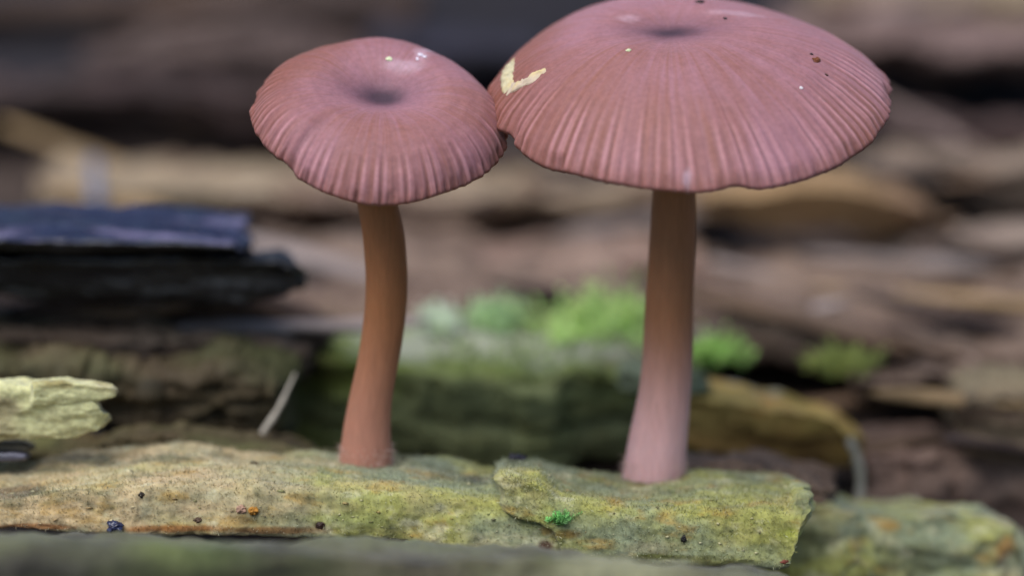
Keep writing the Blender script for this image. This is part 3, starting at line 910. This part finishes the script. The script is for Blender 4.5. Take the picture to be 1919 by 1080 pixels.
# taller mushroom with the larger cap
capR = at(1290, 196, 0.62)
mR, cR = mushroom('mushroom', 'taller mushroom with a broad grooved mauve-pink cap and nearly straight stem', *capR, 1.53,
                  [(0, .575), (.05, .577), (.11, .59), (.19, .615), (.30, .635), (.42, .615), (.56, .555), (.70, .465), (.82, .35), (.92, .215), (.97, .135), (1, .05)], math.radians(14.3), math.radians(-0.5),
                  lambda th: 1 + 0.008 * np.sin(4 * th) - 0.03 * bump_a(th, 206, 4.5) + 0.012 * bump_a(th, 222, 12) - 0.012 * bump_a(th, 280, 4) + 0.01 * bump_a(th, 250, 20),
                  lambda th: 0.02 * np.sin(3 * th + 2) + 0.04 * bump_a(th, 5, 48) + 0.03 * bump_a(th, 206, 5) - 0.03 * bump_a(th, 220, 14) - 0.02 * bump_a(th, 262, 20) + 0.03 * bump_a(th, 279, 4),
                  108, [(359, 1263, 81), (453, 1260.5, 87), (517, 1257, 88), (598, 1253.5, 92), (662, 1252, 93.5), (716, 1248, 96), (770, 1241, 103), (823, 1233, 111), (877, 1227, 116), (893, 1224.5, 118),
                        (906, 1224, 120)],
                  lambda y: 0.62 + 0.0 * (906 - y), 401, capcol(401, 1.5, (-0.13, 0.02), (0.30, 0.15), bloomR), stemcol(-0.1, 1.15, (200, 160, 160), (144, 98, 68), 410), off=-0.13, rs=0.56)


# ================================================================== small things
def pebble(name, loc, nor, size, col, mat, seed, flat=0.6, lift=0.15, detail=18):
    th = np.linspace(0, np.pi, detail)
    ph = np.linspace(0, 2 * np.pi, detail * 2, endpoint=False)
    A_, B_ = np.meshgrid(th, ph, indexing='ij')
    d = np.stack([np.sin(A_) * np.cos(B_), np.sin(A_) * np.sin(B_), np.cos(A_)], -1)
    r = np.clip(1 + 0.9 * fbm(d * 1.7 + seed, seed, 4, 0.6), 0.3, 2)
    q = (d * r[..., None]).reshape(-1, 3) * np.asarray(size) * np.array([1, 1, flat])
    n = Vector(nor).normalized()
    Rm = np.array(n.to_track_quat('Z', 'Y').to_matrix())
    V = q @ Rm.T + np.array(loc) + np.array(n) * lift * float(np.min(np.asarray(size))) * flat
    C = np.broadcast_to(np.asarray(col), V.shape) * (1 + 0.25 * fbm(V * 30, seed, 3))[:, None]
    return mesh_obj(name, V, grid_faces(detail, detail * 2, True)[:, ::-1], mat, None, C)


def on(o, px, py, name, label, cat, size, col, seed, mat='speck', group=None, flat=0.6, lift=0.12):
    h = hit(o, px, py)
    if h is None:
        return None
    return tag(pebble(name, h[0], h[1], size, srgb(*col), M[mat], seed, flat, lift), label, cat, group)


def strip_on(o, path, widths, thick, col, name, label, cat, seed, parts=1):
    """a ragged crust lying on a surface along a line of photo pixels"""
    pts = []
    path = np.array(path, float)
    t = np.linspace(0, len(path) - 1, 40)
    px = np.interp(t, np.arange(len(path)), path[:, 0])
    py = np.interp(t, np.arange(len(path)), path[:, 1])
    wd = np.interp(t, np.arange(len(path)), widths)
    L, Nn = [], []
    for a, b in zip(px, py):
        h = hit(o, a, b)
        if h is None:
            continue
        L.append(h[0]); Nn.append(h[1])
    L, Nn = np.array(L), np.array(Nn)
    wd = wd[:len(L)]
    tan = np.gradient(L, axis=0)
    side = np.cross(Nn, tan)
    side /= np.linalg.norm(side, axis=1, keepdims=True)
    r = np.random.default_rng(seed)
    na = 17
    V = []
    for i in range(len(L)):
        w = wd[i] * (1 + 0.25 * float(vnoise(np.array([i * 0.35, seed, 0.5]), seed)) + 0.05 * r.normal())
        for j in range(na):
            s = -1 + 2 * j / (na - 1)
            hgt = thick * (1 - abs(s) ** 3) * (0.75 + 0.7 * float(vnoise(np.array([i * 0.22, s * 1.5, seed]), seed))) + 0.004
            hgt *= min(1, 4 * min(i, len(L) - 1 - i) / len(L) + 0.1)
            if abs(s) == 1 or i in (0, len(L) - 1):
                hgt = -0.012
            V.append(L[i] + side[i] * s * w * 0.5 + Nn[i] * hgt)
    V = np.array(V)
    V += 0.006 * np.stack([fbm(V * 25, seed, 3), fbm(V * 25 + 5, seed, 3), fbm(V * 25 + 9, seed, 3)], -1)
    c = mix(np.broadcast_to(srgb(*col), V.shape), srgb(196, 176, 130), sstep(0.0, 0.5, fbm(V * 9, seed, 3)))
    return tag(mesh_obj(name, V, grid_faces(len(L), na)[:, ::-1], M['crust'], None, c), label, cat)


# crust on the larger cap: an upright blob and a thin arm
strip_on(cR, [(956, 116), (952, 132), (950, 150), (954, 168)], [0.11, 0.15, 0.15, 0.11], 0.022, (190, 180, 146), 'dried_crust', 'cream crust clinging upright to the rim of the larger cap', 'crust', 3)
strip_on(cR, [(951, 168), (976, 158), (1002, 144), (1024, 129)], [0.12, 0.09, 0.11, 0.06], 0.012, (188, 170, 148), 'dried_crust', 'thin pale crust streak slanting across the larger cap', 'crust', 4)
on(cR, 1178, 94, 'crumb', 'tiny pale green crumb near the navel of the larger cap', 'crumb', (0.018, 0.016, 0.016), (206, 214, 170), 11, 'crust')
on(cR, 1530, 112, 'dirt_grain', 'rust-brown dirt grain on the larger cap, biggest of its three', 'dirt', (0.034, 0.024, 0.024), (112, 62, 32), 12)
on(cR, 1521, 101, 'dirt_grain', 'black dirt grain touching the rust-brown one on the larger cap', 'dirt', (0.012, 0.01, 0.01), (32, 26, 28), 13)
on(cR, 1549, 140, 'dirt_grain', 'small dark dirt grain below the rust-brown one on the larger cap', 'dirt', (0.013, 0.011, 0.01), (70, 40, 32), 14)
on(cR, 1359, 34, 'dirt_grain', 'black dirt grain beside the white streak on the larger cap', 'dirt', (0.014, 0.014, 0.013), (30, 26, 30), 15)
on(cR, 1310, 3, 'dirt_grain', 'flat dark dirt flake on top of the larger cap', 'dirt', (0.035, 0.028, 0.02), (46, 30, 28), 16)
on(cR, 1501, 165, 'crumb', 'white fleck on the plain outer part of the larger cap', 'crumb', (0.012, 0.012, 0.016), (232, 226, 226), 17, 'crust')
on(cL, 729, 110, 'crumb', 'pale green crumb alone on top of the shorter cap', 'crumb', (0.02, 0.018, 0.018), (214, 222, 180), 18, 'crust')
for k, (px, py, s, lb) in enumerate(((788, 103, 0.018, 'largest whitish crumb of the little cluster on the shorter cap'), (796, 106, 0.013, 'whitish crumb of the cluster closest to the larger cap'),
                                     (782, 110, 0.011, 'smallest whitish crumb of the cluster, facing the pale green crumb'))):
    on(cL, px, py, 'crumb', lb, 'crumb', (s, s, s), (222, 212, 226), 19 + k, 'crust', group='white crumbs on the shorter cap')
on(cL, 926, 332, 'crumb', 'cream crumb hanging at the rim of the shorter cap', 'crumb', (0.02, 0.018, 0.022), (220, 214, 176), 24, 'crust')


def fibre(name, path, rad, col, label, cat, mat='twig', taper=0.4):
    path = np.array(path, float)
    t = np.linspace(0, len(path) - 1, 40)
    L = np.stack([smooth_interp(t, np.arange(len(path)), path[:, c]) for c in range(3)], 1)
    na = 10
    ph = np.linspace(0, 2 * np.pi, na, endpoint=False)
    tan = np.gradient(L, axis=0); tan /= np.linalg.norm(tan, axis=1, keepdims=True)
    a = np.cross(tan, [0, 1.0, 0.2]); a /= np.linalg.norm(a, axis=1, keepdims=True)
    b = np.cross(tan, a)
    r = rad * np.linspace(1, taper, 40) * (1 + 0.25 * fbm(np.stack([t * 2, 0 * t, 0 * t], -1), 5, 2))
    V = (L[:, None] + r[:, None, None] * (np.cos(ph)[None, :, None] * a[:, None] + np.sin(ph)[None, :, None] * b[:, None])).reshape(-1, 3)
    C = np.broadcast_to(srgb(*col), V.shape) * (1 + 0.2 * fbm(V * 6, 8, 3))[:, None]
    F = [tuple(f) for f in grid_faces(40, na, True)] + [tuple(range(na)), tuple(range(39 * na, 40 * na))[::-1]]
    return tag(mesh_obj(name, V, F, M[mat], None, C), label, cat)


fibre('dry_stalk', [at(462, 852, 1.15), at(478, 836, 1.2), at(498, 800, 1.25), at(522, 772, 1.3), at(538, 732, 1.35), at(554, 700, 1.4)], 0.034, (172, 164, 150),
      'thin pale dry stalk leaning beside the shorter mushroom', 'stalk')
fibre('root_fibre', [at(1606, 955, 1.75), at(1612, 930, 1.8), at(1614, 890, 1.85), at(1604, 850, 1.85), at(1590, 822, 1.9)], 0.05, (128, 126, 116), 'pale grey fibre standing beside the ochre lump',
      'fibre', taper=0.7)
fibre('root_fibre', [at(182, 388, 6.0), at(180, 350, 6.2), at(178, 320, 6.4), at(176, 300, 6.6)], 0.085, (104, 110, 130), 'short whitish-blue stub standing behind the charred splinter', 'fibre', taper=0.8)

on(tl, 265, 928, 'dirt_grain', 'round black dirt grain on the tan part of the long slab', 'dirt', (0.022, 0.02, 0.022), (34, 24, 20), 31)
on(tl, 476, 871, 'dirt_grain', 'flat dark brown flake near the back edge of the long slab', 'dirt', (0.045, 0.03, 0.02), (66, 54, 36), 32)
on(tl, 370, 976, 'dirt_grain', 'brown dirt grain low on the long slab', 'dirt', (0.025, 0.02, 0.02), (72, 52, 34), 33)
on(tl, 600, 986, 'dirt_grain', 'reddish-black dirt grain at the foot of the long slab', 'dirt', (0.032, 0.03, 0.026), (50, 32, 24), 34)
on(tl, 475, 958, 'seed_husk', 'torn golden-orange husk on the long slab', 'husk', (0.035, 0.03, 0.05), (176, 124, 52), 35, 'crust', flat=0.9)
on(tl, 452, 955, 'seed_husk', 'pinkish husk scrap beside the golden-orange one', 'husk', (0.035, 0.03, 0.03), (166, 132, 112), 36, 'crust')
on(tl, 216, 990, 'water_bead', 'glossy blue-black bead at the foot of the long slab', 'bead', (0.06, 0.05, 0.06), (40, 44, 72), 37, 'bead', flat=0.9)
on(tr_, 1282, 1012, 'dirt_grain', 'pointed black dirt grain on the olive slab', 'dirt', (0.02, 0.028, 0.02), (24, 20, 22), 39, flat=0.9)
on(tr_, 1470, 1054, 'dirt_grain', 'thin reddish splinter at the snapped end of the olive slab', 'splinter', (0.03, 0.012, 0.012), (110, 50, 36), 40)
h = at(970, 858, 0.3)
tag(pebble('dirt_grain', h, (0, 0, 1), (0.06, 0.04, 0.03), srgb(34, 32, 42), M['speck'], 41, 0.7), 'dark blue-black crumb behind the cracked edge of the olive slab', 'dirt')


# ------------------------------------------------------------------ moss
def moss(label, base_px, Yb, spread, n, length, col, seed, surf=None, leaf=0.05):
    """a cushion of leafy shoots; every shoot a thin stalk with pointed leaves"""
    r = np.random.default_rng(seed)
    root = empty('moss_cushion')
    tag(root, label, 'moss')
    b = at(*base_px, Yb) if surf is None else np.array(hit(surf, *base_px)[0])
    V, F, C = [], [], []
    SV, SF, SC = [], [], []
    c0 = srgb(*col)
    for s in range(n):
        u = r.normal(0, 1, 3) * 0.5
        u = np.clip(u, -1.2, 1.2)
        p = b + u * np.array(spread)
        out = np.array([u[0] * 0.6, -0.25 + u[1] * 0.5, 1.0]) + r.normal(0, 0.25, 3)
        out /= np.linalg.norm(out)
        ln = length * r.uniform(0.25, 1.25)
        bend = r.normal(0, 0.3, 3)
        tint = r.uniform(0.65, 1.3)
        k0 = len(SV)
        for t in (0, 0.5, 1.0):
            q = p + out * ln * t + bend * ln * t * t * 0.4
            for a in (0, 2.1, 4.2):
                SV.append(q + 0.006 * (length / 0.25) * np.array([math.cos(a), math.sin(a), 0]))
                SC.append(c0 * 0.7 * tint)
        for k in range(2):
            for a in range(3):
                SF.append((k0 + k * 3 + a, k0 + k * 3 + (a + 1) % 3, k0 + k * 3 + 3 + (a + 1) % 3, k0 + k * 3 + 3 + a))
        m = 12
        for k in range(m):
            t = (k + 0.6) / m
            q = p + out * ln * t + bend * ln * t * t * 0.4
            a = k * 2.4 + r.random()
            e1 = np.cross(out, [0.3, 0.9, 0.1]); e1 /= np.linalg.norm(e1)
            e2 = np.cross(out, e1)
            d = (math.cos(a) * e1 + math.sin(a) * e2) * (0.9 - 0.4 * t) + out * (0.5 + 0.5 * t)
            d /= np.linalg.norm(d)
            sd = np.cross(d, out); sd /= max(np.linalg.norm(sd), 1e-6)
            L = leaf * (1.1 - 0.5 * t) * r.uniform(0.8, 1.2)
            w = L * 0.24
            j = len(V)
            V += [q, q + d * L * 0.45 + sd * w, q + d * L - out * L * 0.15, q + d * L * 0.45 - sd * w]
            F.append((j, j + 1, j + 2, j + 3))
            C += [c0 * tint * (0.75 + 0.45 * t)] * 4
    tag(mesh_obj('leaves', np.array(V), np.array(F), M['moss'], root, np.array(C), smooth=False), kind='stuff')
    tag(mesh_obj('stalks', np.array(SV), np.array(SF), M['moss'], root, np.array(SC), smooth=False), kind='stuff')
    return root


moss('big bright green moss cushion touching the taller stem', (1125, 630), 3.3, (0.44, 0.35, 0.14), 200, 0.36, (214, 244, 160), 51, leaf=0.10)
moss('pale mint moss tuft nearest the shorter stem', (820, 612), 3.4, (0.13, 0.12, 0.06), 45, 0.2, (236, 252, 224), 52, leaf=0.09)
moss('light green moss tuft midway between the stems', (930, 612), 3.5, (0.22, 0.18, 0.08), 70, 0.24, (214, 244, 190), 53, leaf=0.09)
moss('small vivid green moss tuft on the far side of the taller stem', (1342, 672), 3.0, (0.24, 0.2, 0.07), 60, 0.2, (196, 232, 136), 54, leaf=0.08)
moss('yellow-green moss tuft above the ochre lump', (1580, 690), 2.9, (0.24, 0.18, 0.07), 70, 0.18, (176, 186, 106), 55, leaf=0.08)
moss('low sparse moss patch on the mossy ridge', (960, 668), 2.8, (0.9, 0.5, 0.06), 60, 0.10, (158, 176, 110), 56, leaf=0.06)
moss('tiny sharp green moss sprig in the crack of the olive slab', (1050, 978), 0, (0.09, 0.05, 0.03), 60, 0.075, (150, 212, 130), 57, surf=tr_, leaf=0.032)
